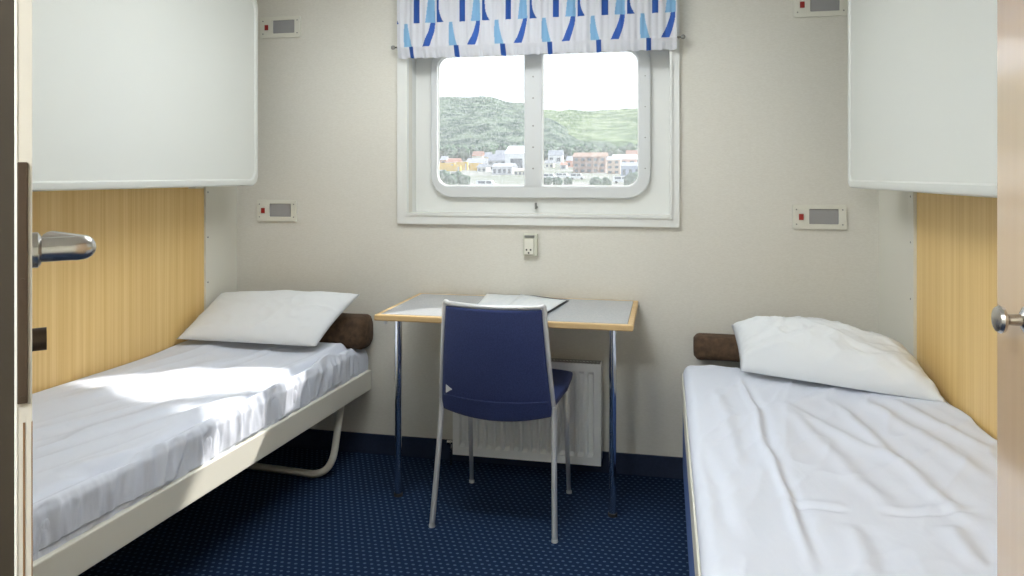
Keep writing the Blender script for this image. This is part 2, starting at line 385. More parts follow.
for nm, zz, lb in (('curtain_rod', Z2+.004, 'thin metal rod with round ends along the lower edge of the blue valance'), ('curtain_rod', ZT-.02, 'thin metal rod holding the top edge of the blue valance')):
    r = thing(nm, lb, 'curtain rod', (vx0-.02, 3.254, zz))
    finish('rod', tube(BM(), [(0, 0, 0), (vx1-vx0+.04, 0, 0)], .004, 8), M['satin'], r, True)
    for s, x in ((-1, 0), (1, vx1-vx0+.04)):
        finish('end_knob', lathe(BM(), (x, 0, 0), (s, 0, 0), [(-.004, .004), (0, .009), (.008, .011), (.014, .008), (.016, .002)], 12), M['screw'], r, True)
        finish('bracket', box(BM(), (x-s*.012-.003, 0, -.004), (x-s*.012+.003, .050, .004), .001), M['satin'], r)

# ------------------------------------------------------------------ reading lamp plates
def reading_lamp(px, py, label, first):
    p = at(px, py, YW)
    root = thing('reading_lamp', label, 'wall lamp', p, 0, 'recessed reading lamps by the bunks')
    return root
def build_lamp(root, W=.213, H=.104):
    bm = BM(); ow = rrect(-W/2, W/2, -H/2, H/2, (.006,)*4, 3)
    hx0, hx1, hz0, hz1 = -W*.19, W*.36, -H*.29, H*.33
    plate(bm, ow, [rrect(hx0, hx1, hz0, hz1, (.003,)*4, 2)], -.010, 0)
    o = finish('face_plate', bm, M['plate'], root); md = o.modifiers.new('b', 'BEVEL'); md.width = .002; md.segments = 2; md.limit_method = 'ANGLE'
    finish('diffuser', box(BM(), (hx0, -.003, hz0), (hx1, 0, hz1)), M['diffuser'], root)
    bm = BM(); box(bm, (-W*.385, -.014, -.013), (-W*.385+.019, -.008, .013), .002); finish('switch', bm, M['switch'], root)
    for sx, sz in ((-.43, .3), (-.43, -.3), (.43, .3), (.43, -.3)):
        finish('screw', cyl(BM(), (W*sx, -.0115, H*sz), (0, 1, 0), .0032, .004, 8), M['screw'], root)
def copy_tree(o, parent=None):
    c = o.copy(); COL.objects.link(c)
    if parent: c.parent = parent
    for ch in list(o.children): copy_tree(ch, c)
    return c
proto = None
for px, py, lb in ((277.5, 210.5, 'lamp plate with red switch on the wall above the left bed pillow'),
                   (281, 27.5, 'lamp plate with red switch high on the wall beside the left upper bunk corner'),
                   (819, 217, 'lamp plate with red switch on the wall above the right bed pillow'),
                   (820, 4.5, 'lamp plate with red switch high on the wall beside the right upper bunk')):
    if proto is None:
        proto = thing('reading_lamp', lb, 'wall lamp', at(px, py, YW), 0, 'recessed reading lamps by the bunks'); build_lamp(proto)
    else:
        c = copy_tree(proto); c.location = at(px, py, YW); c['label'] = lb
# ------------------------------------------------------------------ socket
s = thing('wall_socket', 'small ivory wall socket below the window above the desk', 'socket', at(531, 244.5, YW))
bm = BM(); box(bm, (-.033, -.022, -.05), (.033, 0, .05), .004); finish('socket_box', bm, M['socket'], s)
bm = BM(); box(bm, (-.025, -.027, -.043), (.016, -.021, .028), .002); finish('socket_face', bm, M['plate'], s)
bm = BM()
for x, z in ((-.016, -.022), (.003, -.022), (-.006, -.036)): cyl(bm, (x, -.0282, z), (0, 1, 0), .0042, .002, 8)
finish('socket_holes', bm, M['dark'], s)
bm = BM(); box(bm, (-.026, -.026, .033), (.020, -.020, .044), .001); finish('socket_lid', bm, M['screw'], s)

# ------------------------------------------------------------------ upper bunks (folded up against the side walls)
def upper_bunk(xf, xw, y0, y1, z0, z1, label, rad):
    r = thing('upper_bunk', label, 'bunk bed', (xf, (y0+y1)/2, z0))
    s = 1 if xf > xw else -1                         # s: direction the face looks
    L = (y1-y0)/2; bm = BM()
    ol = rrect(-L, L, 0, z1-z0, rad, 10)
    n = len(ol); T = abs(xf-xw)-.008
    def inset(lp, k):
        cx = 0; cz = (z1-z0)/2
        return [(x-(k if x > cx else -k), z-(k if z > cz else -k)) for x, z in lp]
    levels = [(ol, -T), (ol, -.012), (inset(ol, .004), -.003), (inset(ol, .010), 0), (inset(ol, .026), 0), (inset(ol, .031), -.006)]
    rings = [[bm.verts.new((s*h, y, z)) for y, z in lp] for lp, h in levels]
    for a, b_ in zip(rings, rings[1:]):
        for k in range(n): bm.faces.new((a[k], a[(k+1) % n], b_[(k+1) % n], b_[k]))
    bm.faces.new(rings[0][::-1]); bm.faces.new(rings[-1])
    finish('bunk_body', bm, M['bunk'], r, 'auto')
    for yy in (-L+.12, L-.12):
        finish('hinge', box(BM(), (-s*(T+.008)if s > 0 else T-.03, yy-.03, .0), (-s*(T-.03) if s > 0 else T+.008, yy+.03, -.012), .002), M['cream_paint'], r)
    return r
PXL = at(259, 100, 3.08).x; PXR = at(847, 100, 3.0).x
upper_bunk(PXL, XL+.006, 1.22, 3.08, 1.281, 2.175, 'off white upper bunk folded flat above the left bed', (.03, .045, .075, .03))
upper_bunk(PXR, XR-.006, 1.35, 3.0, 1.281, 2.175, 'off white upper bunk folded flat above the right bed', (.03, .03, .06, .03))

# ------------------------------------------------------------------ bedding tools
def folds(x, y, lines):
    h = 0
    for (ax, ay, bx, by, amp, wd) in lines:
        vx, vy_ = bx-ax, by-ay; L2 = vx*vx+vy_*vy_; t = ((x-ax)*vx+(y-ay)*vy_)/L2
        tc = max(0, min(1, t)); dx = x-(ax+vx*tc); dy = y-(ay+vy_*tc)
        # wobble across the fold
        d = (dx*dx+dy*dy)**.5; sgn = 1 if (vx*dy-vy_*dx) > 0 else -1
        d = sgn*d+.012*nz(x*6, y*6, ax*9)
        fade = min(1, max(0, 1-abs(t-.5)*2)*3) if 0 <= t <= 1 else 0
        h += amp*math.exp(-(d/wd)**2)*fade - amp*.5*math.exp(-((d-wd*1.9)/(wd*1.3))**2)*fade
    return h
def wrk(x, y, seed, sx, sy, a):
    w1 = nz(x*.7+seed, y*.7, seed)*.35
    n1 = 1-abs(nz(x*sx+w1*3, y*sy+w1*3, seed)*2); n2 = 1-abs(nz(x*sx*2.3+w1*4+9, y*sy*2.2+w1*3, seed+4)*2)
    return a*(n1**3*.7+n2**3*.35)

# ------------------------------------------------------------------ left bed
LY0, LY1 = 1.235, 3.27
def lx(y): return -1.361-(3.27-y)*(.091/1.677)       # outer face of the rail
lb = thing('lower_bed', 'cream metal framed lower bed along the left wall', 'bed', (-1.75, 2.25, 0))
OFF = Matrix.Translation((1.75, -2.25, 0))
def lfin(name, bm, m, smooth=False):
    bm.transform(OFF); return finish(name, bm, m, lb, smooth)
bm = BM(); prism(bm, [(lx(LY0), LY0), (lx(LY1), LY1), (lx(LY1)-.022, LY1), (lx(LY0)-.022, LY0)], .316, .408)
o = lfin('side_rail', bm, M['cream_paint']); md = o.modifiers.new('b', 'BEVEL'); md.width = .004; md.segments = 2
bm = BM(); prism(bm, [(XL+.008, LY1-.02), (lx(LY1)-.022, LY1-.02), (lx(LY1)-.022, LY1), (XL+.008, LY1)], .316, .408); lfin('end_rail', bm, M['cream_paint'])
bm = BM(); prism(bm, [(XL+.008, LY0), (lx(LY0)-.022, LY0), (lx(LY0)-.022, LY0+.02), (XL+.008, LY0+.02)], .316, .408); lfin('end_rail', bm, M['cream_paint'])
bm = BM(); prism(bm, [(XL+.008, LY0+.02), (lx(LY0)-.022, LY0+.02), (lx(LY1)-.022, LY1-.02), (XL+.008, LY1-.02)], .345, .40); lfin('bed_base', bm, M['cream_paint'])
for yy in (2.97, 1.45):
    xo = -1.425 if yy > 2 else -1.5
    bm = BM(); tube(bm, fillet([(xo, yy+.12, .345), (xo, yy, .016), (XL+.05, yy+.06, .016)], .11, 10), .0155, 12)
    lfin('support_leg', bm, M['cream_paint'], True)
    b2 = BM(); box(b2, (xo-.03, yy+.09, .30), (xo+.03, yy+.15, .345), .003); lfin('leg_bracket', b2, M['screw'])
# mattress with its loose cover
random.seed(3)
def mat_outline(k, side_x_in, side_x_out, y0, y1):
    pass
def mattress(name, x_in, xo, y0, y1, z0, z1, m, wr, label, rr=.03):
    bm = BM(); NX, NY = 44, 260
    def f(a, b):
        y = y0+(y1-y0)*b; xw = x_in; X = xo(y); W = X-xw
        # section path, from the wall-side bottom, over the top, down the outer side
        H = z1-z0; per = H+W+H; s = a*per
        bulge = wr*(nz(y*22, a*3, 2.2)*.6+(1-abs(nz(y*14, a*2.0, 5))*2)*.5)
        if s < H: p = Vector((xw, y, z0+s)); n = Vector((-1, 0, 0)); q = 0
        elif s < H+W: p = Vector((xw+s-H, y, z1)); n = Vector((0, 0, 1)); q = .25
        else: p = Vector((X, y, z1-(s-H-W))); n = Vector((1, 0, 0)); q = 1
        # round corners
        if p.z > z1-rr:
            cz = z1-rr
            if p.x < xw+rr: c = Vector((xw+rr, y, cz)); v = p-c; v.y = 0; p = c+v.normalized()*rr; n = v.normalized()
            elif p.x > X-rr: c = Vector((X-rr, y, cz)); v = p-c; v.y = 0; p = c+v.normalized()*rr; n = v.normalized(); q = .7
        e = min((y-y0), (y1-y))
        if e < rr: p.z = z0+(p.z-z0)*(.75+.25*(1-(1-e/rr)**2)**.5)
        return p+n*bulge*q
    g = grid(bm, 90, NY, f)
    for row in (0, NY): bm.faces.new([g[i][row] for i in range(91)])
    bm.faces.new([g[0][j] for j in range(NY+1)]+[g[90][j] for j in range(NY, -1, -1)])
    return tag(finish(name, bm, m, None, 'auto'), label, 'mattress')
mattress('mattress', XL+.012, lambda y: lx(y)-.018, LY0+.01, LY1-.004, .409, .515, M['mattress'], .009, 'mattress in a wrinkled white cover on the cream rail of the left bed')

def duvet(name, x_in, xo, y0, y1, ztop, drop, lines, seed, wrf, label, m, zfn, hem=.06, yend_drop=.03, th=.010, ragged=.22, nx=170, ny=330, er=.03):
    bm = BM()
    def f(a, b):
        y = y0+(y1-y0)*b; X = xo(y); W = X-x_in; per = W+drop; s = a*per
        if s < W-er: x = x_in+s; z = 0; k = 1.0
        else:
            ang = min((s-(W-er))/er, pi/2); x = X-er+er*sin(ang); z = -er*(1-cos(ang))
            rest = (s-(W-er)-er*pi/2)*(1+ragged*nz(y*2.7, 3.3, seed)-ragged*.5)
            if rest > 0: z -= rest
            k = max(0, 1-ang)
        e = (y1-y)
        if e < .05: z -= yend_drop*(1-e/.05)**2
        h = zfn(x, y)+folds(x, y, lines)*k+wrf(x, y)*(.35+.65*k)
        if hem and s < W: h -= .016*math.exp(-((W-s-hem-.012*nz(y*3, 1, 2))/.014)**2)
        sx = (1-k)*(.009*(1-abs(nz(y*13+s*2, s*3, seed))*2)**2+.007*nz(y*34+s*5, s*6, seed)+.004*nz(y*70, s*14, seed)-.013)
        return Vector((x+sx, y, ztop+z+h))
    grid(bm, nx, ny, f)
    o = finish(name, bm, m, None, True)
    md = o.modifiers.new('s', 'SOLIDIFY'); md.thickness = th; md.offset = -1
    return tag(o, label, 'duvet')
def L(*pp, z=.56, amp=.01, wd=.02):
    a = on(pp[0], pp[1], z); b = on(pp[2], pp[3], z); return (a.x, a.y, b.x, b.y, amp, wd)
left_lines = [L(60, 470, 215, 428, amp=-.012, wd=.022), L(120, 432, 340, 362, amp=.008, wd=.03), L(150, 452, 330, 385, amp=-.010, wd=.018),
              L(210, 418, 345, 345, amp=.010, wd=.02), L(250, 385, 352, 342, amp=-.008, wd=.015), L(60, 440, 190, 395, amp=.006, wd=.03), L(60, 410, 230, 360, amp=.006, wd=.035),
              L(280, 372, 350, 348, amp=.009, wd=.012)]
duvet('duvet', XL+.014, lambda y: lx(y)-.001-.02*max(0, y-2.9), LY0+.012, 3.165, .533, .108, [(a_, b_, c_, d_, e_*1.7, f_) for a_, b_, c_, d_, e_, f_ in left_lines], 1.3,
      lambda x, y: wrk(x-y*.22, y*.5, 1.3, 6, 1.3, .008), 'thin white duvet with sunlit folds spread over the left bed', M['sheet'],
      lambda x, y: (.048+.012*max(0, 2.6-y))*math.exp(-((x-(XL+.05))/.25)**2)+.012*sin(pi*min(1, max(0, (x-XL)/.7)))+.020*math.exp(-((y-3.1)/.16)**2)*(1 if x < -1.45 else max(0.3, 1-(x+1.45)/.1)), hem=.05)

def bolster(name, x0, x1, y, z, ry, rz_, label, slump=0):
    bm = BM()
    def f(a, b):
        t = a; x = x0+(x1-x0)*t; e = min(t, 1-t)*(x1-x0); k = min(1, (max(0, e)/.02))**.5 if e < .02 else 1
        k = .7+.3*k if 0 < t < 1 else .68
        an = 2*pi*b; c = cos(an); s_ = sin(an)
        c = math.copysign(abs(c)**.6, c); s_ = math.copysign(abs(s_)**.6, s_)
        nn = 1+.05*nz(x*7, c*2, s_*2)
        return Vector((x, y+ry*c*k*nn+slump*(x-x0), z+rz_*s_*k*nn))
    bm2 = BM(); g = grid(bm2, 60, 28, f)
    bmesh.ops.remove_doubles(bm2, verts=bm2.verts[:], dist=1e-5)
    bmesh.ops.holes_fill(bm2, edges=[e for e in bm2.edges if e.is_boundary])
    bm.free(); return tag(finish(name, bm2, M['bolster'], None, True), label, 'bolster')
bolster('bolster_cushion', XL+.03, -1.352, 3.222, .598, .068, .078, 'brown velvet bolster cushion behind the pillow of the left bed')

def pillow(name, W, D, T, M4, label, seed, warp=None, pinch=.06, n=64, wr=.01, ears=.018):
    """W wide (local x), D deep (local y, front at -), T thick; M4 places it"""
    bm = BM()
    def pt(u, v, sgn):
        ex = abs(u)**2.2; ey = abs(v)**2.2
        h = max(0, (1-ex))**.45*max(0, (1-ey))**.45
        px = W/2*u*(1-pinch*(1-v*v)*0-ears*0)*(1-pinch*(1-abs(v)**2)*abs(u)**6)
        py = D/2*v*(1-pinch*(1-abs(u)**2)*abs(v)**6)
        cr = (abs(u)*abs(v))**2
        wv = wr*(wrk(px, py, seed, 6, 6, 1.0)-.4)*h**.4+wr*.5*nz(px*25, py*25, seed)*h**.5*.5
        z = sgn*(T/2*h+ (0.002 if h < .001 else 0)) + (wv if sgn > 0 else 0)
        p = Vector((px, py, z)); p = warp(p, u, v) if warp else p
        return M4 @ p
    top = [[bm.verts.new(pt(-1+2*i/n, -1+2*j/n, 1)) for j in range(n+1)] for i in range(n+1)]
    bot = [[(bm.verts.new(pt(-1+2*i/n, -1+2*j/n, -1)) if 0 < i < n and 0 < j < n else top[i][j]) for j in range(n+1)] for i in range(n+1)]
    for i in range(n):
        for j in range(n):
            bm.faces.new((top[i][j], top[i+1][j], top[i+1][j+1], top[i][j+1]))
            try: bm.faces.new((bot[i][j], bot[i][j+1], bot[i+1][j+1], bot[i+1][j]))
            except ValueError: pass
    return tag(finish(name, bm, M['pillow'], None, True), label, 'pillow')
from mathutils import Euler
def quad_warp(BL, BR, TR, TL, W, D, T, under=.3, up=(0, -.35, 1)):
    BL, BR, TR, TL = map(Vector, (BL, BR, TR, TL)); U = Vector(up).normalized()
    def w_(p, u, v):
        a = p.x/W+.5; b = p.y/D+.5
        base = BL.lerp(BR, a).lerp(TL.lerp(TR, a), b)
        return base+U*(p.z if p.z > 0 else p.z*under)
    return w_
pillow('pillow', .66, .40, .13, Matrix(), 'flat white pillow leaning on the brown bolster of the left bed', 2.0,
       quad_warp((-2.075, 2.82, .617), (-1.485, 2.95, .582), (-1.375, 3.17, .778), (-2.075, 3.15, .765), .66, .40, .13), wr=.008, pinch=.04)

# ------------------------------------------------------------------ right bed
RX = .068; RY0, RY1 = 1.32, 3.16
rb = thing('lower_bed', 'lower bed along the right wall with a cream rail and blue base', 'bed', (.48, 2.2, 0))
OFR = Matrix.Translation((-.48, -2.2, 0))
def rfin(name, bm, m, smooth=False):
    bm.transform(OFR); return finish(name, bm, m, rb, smooth)
rfin('side_rail', box(BM(), (RX, RY0, .40), (RX+.02, RY1+.02, .497), .004), M['cream_paint'])
rfin('end_rail', box(BM(), (RX+.02, RY1, .40), (.875, RY1+.02, .455), .003), M['cream_paint'])
rfin('end_rail', box(BM(), (RX+.02, RY0, .40), (.885, RY0+.02, .455), .003), M['cream_paint'])
rfin('bed_base', box(BM(), (RX+.005, RY0+.005, .10), (.885, RY1+.015, .40), .003), M['blue_side'])
for xx, yy in ((RX+.06, RY0+.08), (RX+.06, RY1-.08), (.82, RY0+.08), (.82, RY1-.08)):
    rfin('foot', cyl(BM(), (xx, yy, 0), (0, 0, 1), .022, .10, 14), M['dark'])
mattress('mattress', RX+.025, lambda y: .883, RY0+.022, RY1-.003, .41, .53, M['mattress'], .004, 'white mattress on the right bed')
right_lines = [L(740, 372, 815, 576, amp=.012, wd=.012), L(790, 405, 905, 470, amp=.008, wd=.022), L(830, 400, 985, 545, amp=.010, wd=.02), L(860, 402, 996, 500, amp=.009, wd=.022),
               L(885, 405, 996, 470, amp=.009, wd=.022), L(905, 400, 990, 440, amp=.008, wd=.02), L(700, 440, 735, 540, amp=-.006, wd=.02), L(715, 385, 745, 470, amp=.006, wd=.02), L(785, 500, 850, 508, amp=-.006, wd=.012),
               L(880, 512, 980, 520, amp=-.006, wd=.012), L(850, 520, 870, 576, amp=.007, wd=.02), L(945, 530, 985, 576, amp=.008, wd=.02), L(780, 400, 900, 520, amp=.008, wd=.025)]
bm = BM()
def rduv(a, b):
    y = RY0+.01+(3.13-RY0-.01)*b; xi = .893; xo_ = RX+.005; W = xi-xo_; er = .035; drop = .03; s = a*(W+drop)
    if s < W-er: x = xi-s; z = 0; k = 1
    else:
        ang = min((s-W+er)/er, pi/2); x = xo_+er-er*sin(ang); z = -er*(1-cos(ang)); k = max(0, 1-ang)
        rest = s-(W-er)-er*pi/2
        if rest > 0: z -= rest
    e = 3.13-y
    if e < .06: z -= .03*(1-e/.06)**2
    h = .05*math.exp(-((x-.85)/.25)**2)+folds(x, y, right_lines)*k+wrk(x*.8-y*.45, x*.5+y*.5, 7.7, 5, 2.0, .012)*(.3+.7*k)
    return Vector((x, y, .55+z+h))
grid(bm, 150, 330, rduv)
o = finish('duvet', bm, M['sheet'], None, True); md = o.modifiers.new('s', 'SOLIDIFY'); md.thickness = .014; md.offset = -1
me = o.data
tag(o, 'white duvet with long diagonal creases covering the right bed', 'duvet')
bolster('bolster_cushion', .120, .868, 3.225, .600, .062, .052, 'brown velvet bolster cushion behind the pillow of the right bed')
pillow('pillow', .70, .46, .27, Matrix(), 'plump crumpled white pillow on the right bed', 5.0,
       quad_warp((.285, 2.96, .572), (.875, 2.56, .605), (.87, 2.95, .665), (.265, 3.13, .715), .70, .46, .27, .12, (0, -.25, 1)), wr=.020, pinch=.03)

# ------------------------------------------------------------------ desk
DX0, DX1, DY0, DY1, DZ = -1.133, -.115, 2.743, 3.292, .775
dk = thing('desk', 'narrow grey topped desk with wooden edge and chrome legs under the window', 'desk', ((DX0+DX1)/2, (DY0+DY1)/2, 0))
OD = Matrix.Translation(-Vector(((DX0+DX1)/2, (DY0+DY1)/2, 0)))
def dfin(name, bm, m, smooth=False):
    bm.transform(OD); return finish(name, bm, m, dk, smooth)
bm = BM(); box(bm, (DX0+.022, DY0+.022, DZ-.022), (DX1-.022, DY1-.022, DZ+.0004)); dfin('desk_top', bm, M['laminate'])
out = [(DX0, DY0), (DX1, DY0), (DX1, DY1), (DX0, DY1)]; inn = [(DX0+.022, DY0+.022), (DX1-.022, DY0+.022), (DX1-.022, DY1-.022), (DX0+.022, DY1-.022)]
bm = BM(); plate(bm, out, [inn], 0, .024); bm.transform(Matrix(((1, 0, 0, 0), (0, 0, 1, 0), (0, 1, 0, DZ-.024), (0, 0, 0, 1))))
o = dfin('wood_edging', bm, M['edge_wood']); md = o.modifiers.new('b', 'BEVEL'); md.width = .005; md.segments = 3; md.limit_method = 'ANGLE'
for x in (-1.083, -.20):
    dfin('leg', tube(BM(), [(x, 2.885, .008), (x, 2.885, DZ-.024)], .0145, 18), M['chrome'], 'auto')
    b2 = BM(); cyl(b2, (x, 2.885, 0), (0, 0, 1), .018, .012, 18); dfin('foot_cap', b2, M['dark'])
    b2 = BM(); cyl(b2, (x, 2.885, DZ-.034), (0, 0, 1), .032, .010, 18); dfin('leg_flange', b2, M['chrome'])
b2 = BM(); box(b2, (DX0+.04, DY1-.03, DZ-.06), (DX1-.04, DY1-.005, DZ-.024), .002); dfin('wall_batten', b2, M['cream_paint'])
b2 = BM(); cyl(b2, (DX0+.03, DY0+.05, DZ-.045), (0, 0, 1), .006, .022, 10); dfin('hook', b2, M['silver'])

# papers on the desk
def sheet(name, px, z, m, label, cat, th=.0012, curl=.0):
    q = [on(x, y, z) for x, y in px]; bm = BM()
    def f(a, b):
        p = q[0].lerp(q[1], a).lerp(q[3].lerp(q[2], a), b); p.z = z+curl*(a-.5)**2*4*.5+.0006*nz(a*4, b*4, 3); return p
    grid(bm, 12, 12, f); o = finish(name, bm, m, None, True); md = o.modifiers.new('s', 'SOLIDIFY'); md.thickness = th; md.offset = 1
    return tag(o, label, cat)
sheet('folder', ((499, 309), (548, 313), (569, 301), (522, 294.5)), DZ+.0012, M['folder'], 'dark folder lying under the papers on the desk', 'folder', .003)
sheet('paper_sheet', ((474, 309.5), (520, 311), (524, 295.5), (487, 294)), DZ+.006, M['paper'], 'white paper on the desk, left one of the two overlapping', 'paper', .001, .003)
sheet('paper_sheet', ((502, 311), (546, 313), (566, 301), (521, 294.5)), DZ+.010, M['paper'], 'white paper on the desk, right one lying on the dark folder', 'paper', .001, .004)

# ------------------------------------------------------------------ radiator
RXa, RXb, RYf, RZ0, RZ1 = -.94, -.272, 3.195, .066, .508
ra = thing('radiator', 'white ribbed panel radiator on the wall under the desk', 'radiator', ((RXa+RXb)/2, 3.24, 0))
OR_ = Matrix.Translation(-Vector(((RXa+RXb)/2, 3.24, 0)))
def rafin(name, bm, m, smooth=False):
    bm.transform(OR_); return finish(name, bm, m, ra, smooth)
bm = BM(); n = 15; pw = (RXb-RXa-.05)/n
prof = [(RXa, RYf+.02), (RXa, RYf), (RXa+.022, RYf)]
for k in range(n):
    x = RXa+.025+k*pw; prof += [(x+pw*.12, RYf), (x+pw*.3, RYf+.017), (x+pw*.7, RYf+.017), (x+pw*.88, RYf)]
prof += [(RXb, RYf), (RXb, RYf+.02)]
def rp(i, zt):
    x, y = prof[i]
    flat = zt in (0, 1, 4, 5)
    return Vector((x, (RYf if y < RYf+.0185 and flat and y != RYf+.02 else y), [RZ0, RZ0+.035, RZ0+.05, RZ1-.05, RZ1-.035, RZ1][zt]))
vs = [[bm.verts.new(rp(i, z)) for z in range(6)] for i in range(len(prof))]
for i in range(len(prof)-1):
    for z in range(5): bm.faces.new((vs[i][z], vs[i+1][z], vs[i+1][z+1], vs[i][z+1]))
o = rafin('front_panel', bm, M['radiator']); md = o.modifiers.new('s', 'SOLIDIFY'); md.thickness = .003; md.offset = -1
rafin('back_panel', box(BM(), (RXa+.005, 3.258, RZ0+.005), (RXb-.005, 3.276, RZ1-.005), .003), M['radiator'])
for x in (RXa, RXb-.004): rafin('side_cover', box(BM(), (x, RYf+.006, RZ0+.01), (x+.004, 3.272, RZ1-.002), .001), M['radiator'])
bm = BM()
for k in range(44):
    x = RXa+.012+k*(RXb-RXa-.024)/43; box(bm, (x-.003, RYf+.008, RZ1-.012), (x+.003, 3.265, RZ1-.003))
for y in (RYf+.008, RYf+.036, 3.262): box(bm, (RXa+.006, y-.002, RZ1-.006), (RXb-.006, y+.003, RZ1-.001))
rafin('top_grille', bm, M['grille'])
bm = BM(); lathe(bm, (RXa-.005, 3.235, RZ1-.035), (-1, 0, 0), [(0, .010), (.02, .010), (.022, .020), (.055, .022), (.062, .016)], 16); rafin('valve', bm, M['radiator'], 'auto')
bm = BM(); lathe(bm, (RXa-.002, 3.235, RZ0+.04), (-1, 0, 0), [(0, .008), (.018, .008), (.02, .012), (.034, .012)], 12); tube(bm, [(RXa-.02, 3.235, RZ0+.04), (RXa-.02, 3.235, .002)], .006, 8); rafin('pipe', bm, M['satin'], 'auto')
for x in (RXa+.1, RXb-.1): rafin('bracket', box(BM(), (x-.015, 3.274, RZ0+.05), (x+.015, 3.305, RZ1-.05), .001), M['radiator'])

# ------------------------------------------------------------------ chair
CC = Vector((-.615, 2.83, 0)); ca = radians(-2.5)
ch = thing('desk_chair', 'navy upholstered chair with silver tube legs pushed under the desk', 'chair', CC, ca)
# local: -y is the back (towards the camera)
def backy(u, z):                                      # back surface; u -1..1, z height
    t = (z-.46)/.39
    return -.135-.075*t+.030*t*t-.045*(1-u*u)*(.6+.4*t)-.0
def backhw(z):
    t = (z-.46)/.39; return .2165-.028*max(0, t)
bm = BM()
g0 = grid(bm, 36, 40, lambda a, b: Vector(((2*a-1)*backhw(.438+.400*b)*(.975+.02*(1-b)**2), backy(2*a-1, .438+.400*b)-.006-.004*sin(pi*b), .438+.400*b-.026*(1-(2*a-1)**2)*(1-b))))
o = finish('backrest', bm, M['chair_fabric'], ch, True); md = o.modifiers.new('s', 'SOLIDIFY'); md.thickness = .022; md.offset = -1
# seam near the bottom of the back
bm = BM(); tube(bm, [Vector((u/10*backhw(.50)*.95, backy(u/10, .50)-.0105, .495-.008*(1-(u/10)**2))) for u in range(-10, 11)], .0028, 6); finish('seam', bm, M['chair_fabric'], o, True)
# triangular plastic cap on the left of the back
bm = BM(); x0 = -backhw(.53)*.955+.010
vv = [(x0, backy(-.97, .54)-.0125, .536), (x0, backy(-.97, .54)-.0135, .504), (x0+.026, backy(-.9, .54)-.0165, .520)]
va_ = [bm.verts.new(p) for p in vv]; vb_ = [bm.verts.new(Vector(p)+Vector((0, .012, 0))) for p in vv]
bm.faces.new(va_); bm.faces.new(vb_[::-1])
for i in range(3): bm.faces.new((va_[i], va_[(i+1) % 3], vb_[(i+1) % 3], vb_[i]))
tag(finish('corner_cap', bm, M['silver'], o), 'small pale grey triangular cap')
# seat: rises towards the front, waterfall edge
bm = BM()
def seat(a, b):
    u = 2*a-1; y = -.115+.345*b
    z = .478+.064*b+.022*sin(pi*min(1, b*1.1))*.3 - .055*max(0, (b-.82)/.18)**2
    hw = .208+.032*min(1, b*2)-.045*max(0, (b-.8)/.2)**3
    return Vector((u*hw, y-.0, z-.010*(abs(u)**4)))
grid(bm, 30, 34, seat)
o = finish('seat', bm, M['chair_fabric'], ch, True); md = o.modifiers.new('s', 'SOLIDIFY'); md.thickness = .034; md.offset = -1
md2 = o.modifiers.new('b', 'BEVEL'); md2.width = .014; md2.segments = 4; md2.limit_method = 'ANGLE'; md2.angle_limit = radians(50)
# seat side skirt wedge under the seat front
R = .0095
def ux(z): return backhw(z)+.002
# back frame: one bent tube up both sides and over the top
top = []
for k in range(-12, 13):
    u = k/12; top.append(Vector((u*ux(.84), backy(u, .84)+.004, .846+.002*u*u)))
side = lambda s: [Vector((s*(ux(z)+.0), backy(s, z)+.002, z)) for z in (.47, .55, .63, .71, .79)]
bm = BM(); tube(bm, smooth_path(side(-1)+top+side(1)[::-1], 4), R, 12); finish('back_frame', bm, M['silver'], ch, True)
foot = {(-1, -1): (-.240, -.185), (1, -1): (.232, -.185), (-1, 1): (-.214, .235), (1, 1): (.212, .235)}
for (s, f), (fx, fy) in foot.items():
    bm = BM()
    if f < 0:
        pth = smooth_path([(s*ux(.47), backy(s, .47)+.002, .475), (s*(ux(.47)+.002), backy(s, .47)+.002, .42), (fx+(s*ux(.47)-fx)*.45, fy+.025, .2), (fx, fy, .006)], 8)
        tube(bm, pth, [R+.0012*(1-i/len(pth)) if False else R+.001 for i in range(len(pth))], 12)
    else:
        tube(bm, [(s*(.208 if s > 0 else .200), .155, .465), (fx, fy, .006)], [.0115, .0085], 12)
    leg = finish('leg', bm, M['silver'], ch, True)
    b2 = BM(); cyl(b2, (fx, fy, 0), (0, 0, 1), .0115, .010, 12); finish('foot_cap', b2, M['frame_grey'], leg)
bm = BM()
for s in (-1, 1): tube(bm, [(s*ux(.46), backy(s, .46)+.004, .452), (s*.2, .02, .445), (s*.2, .16, .462)], .009, 10)
tube(bm, [(-.186, .15, .45), (.186, .15, .45)], .009, 10); tube(bm, [(-.205, -.08, .436), (.205, -.08, .436)], .009, 10)
finish('seat_frame', bm, M['silver'], ch, True)

# ------------------------------------------------------------------ bathroom door, standing open, seen on its edge
brg = math.atan2(.7145, .70)                           # direction from the lens to the leaf
K0 = Vector((-.6158, .5922, 0)); hd = Vector((-.713, .701, 0)).normalized(); rt = Vector((hd.y, -hd.x, 0))  # hd: towards the hinges, rt: to the right
dr = bpy.data.objects.new('cabin_door', None); COL.objects.link(dr); dr.location = K0; dr.rotation_euler = (0, 0, math.atan2(hd.y, hd.x)-pi/2)
tag(dr, 'open door leaf at the left edge of the photo, seen on its narrow edge with lever handle', 'door')
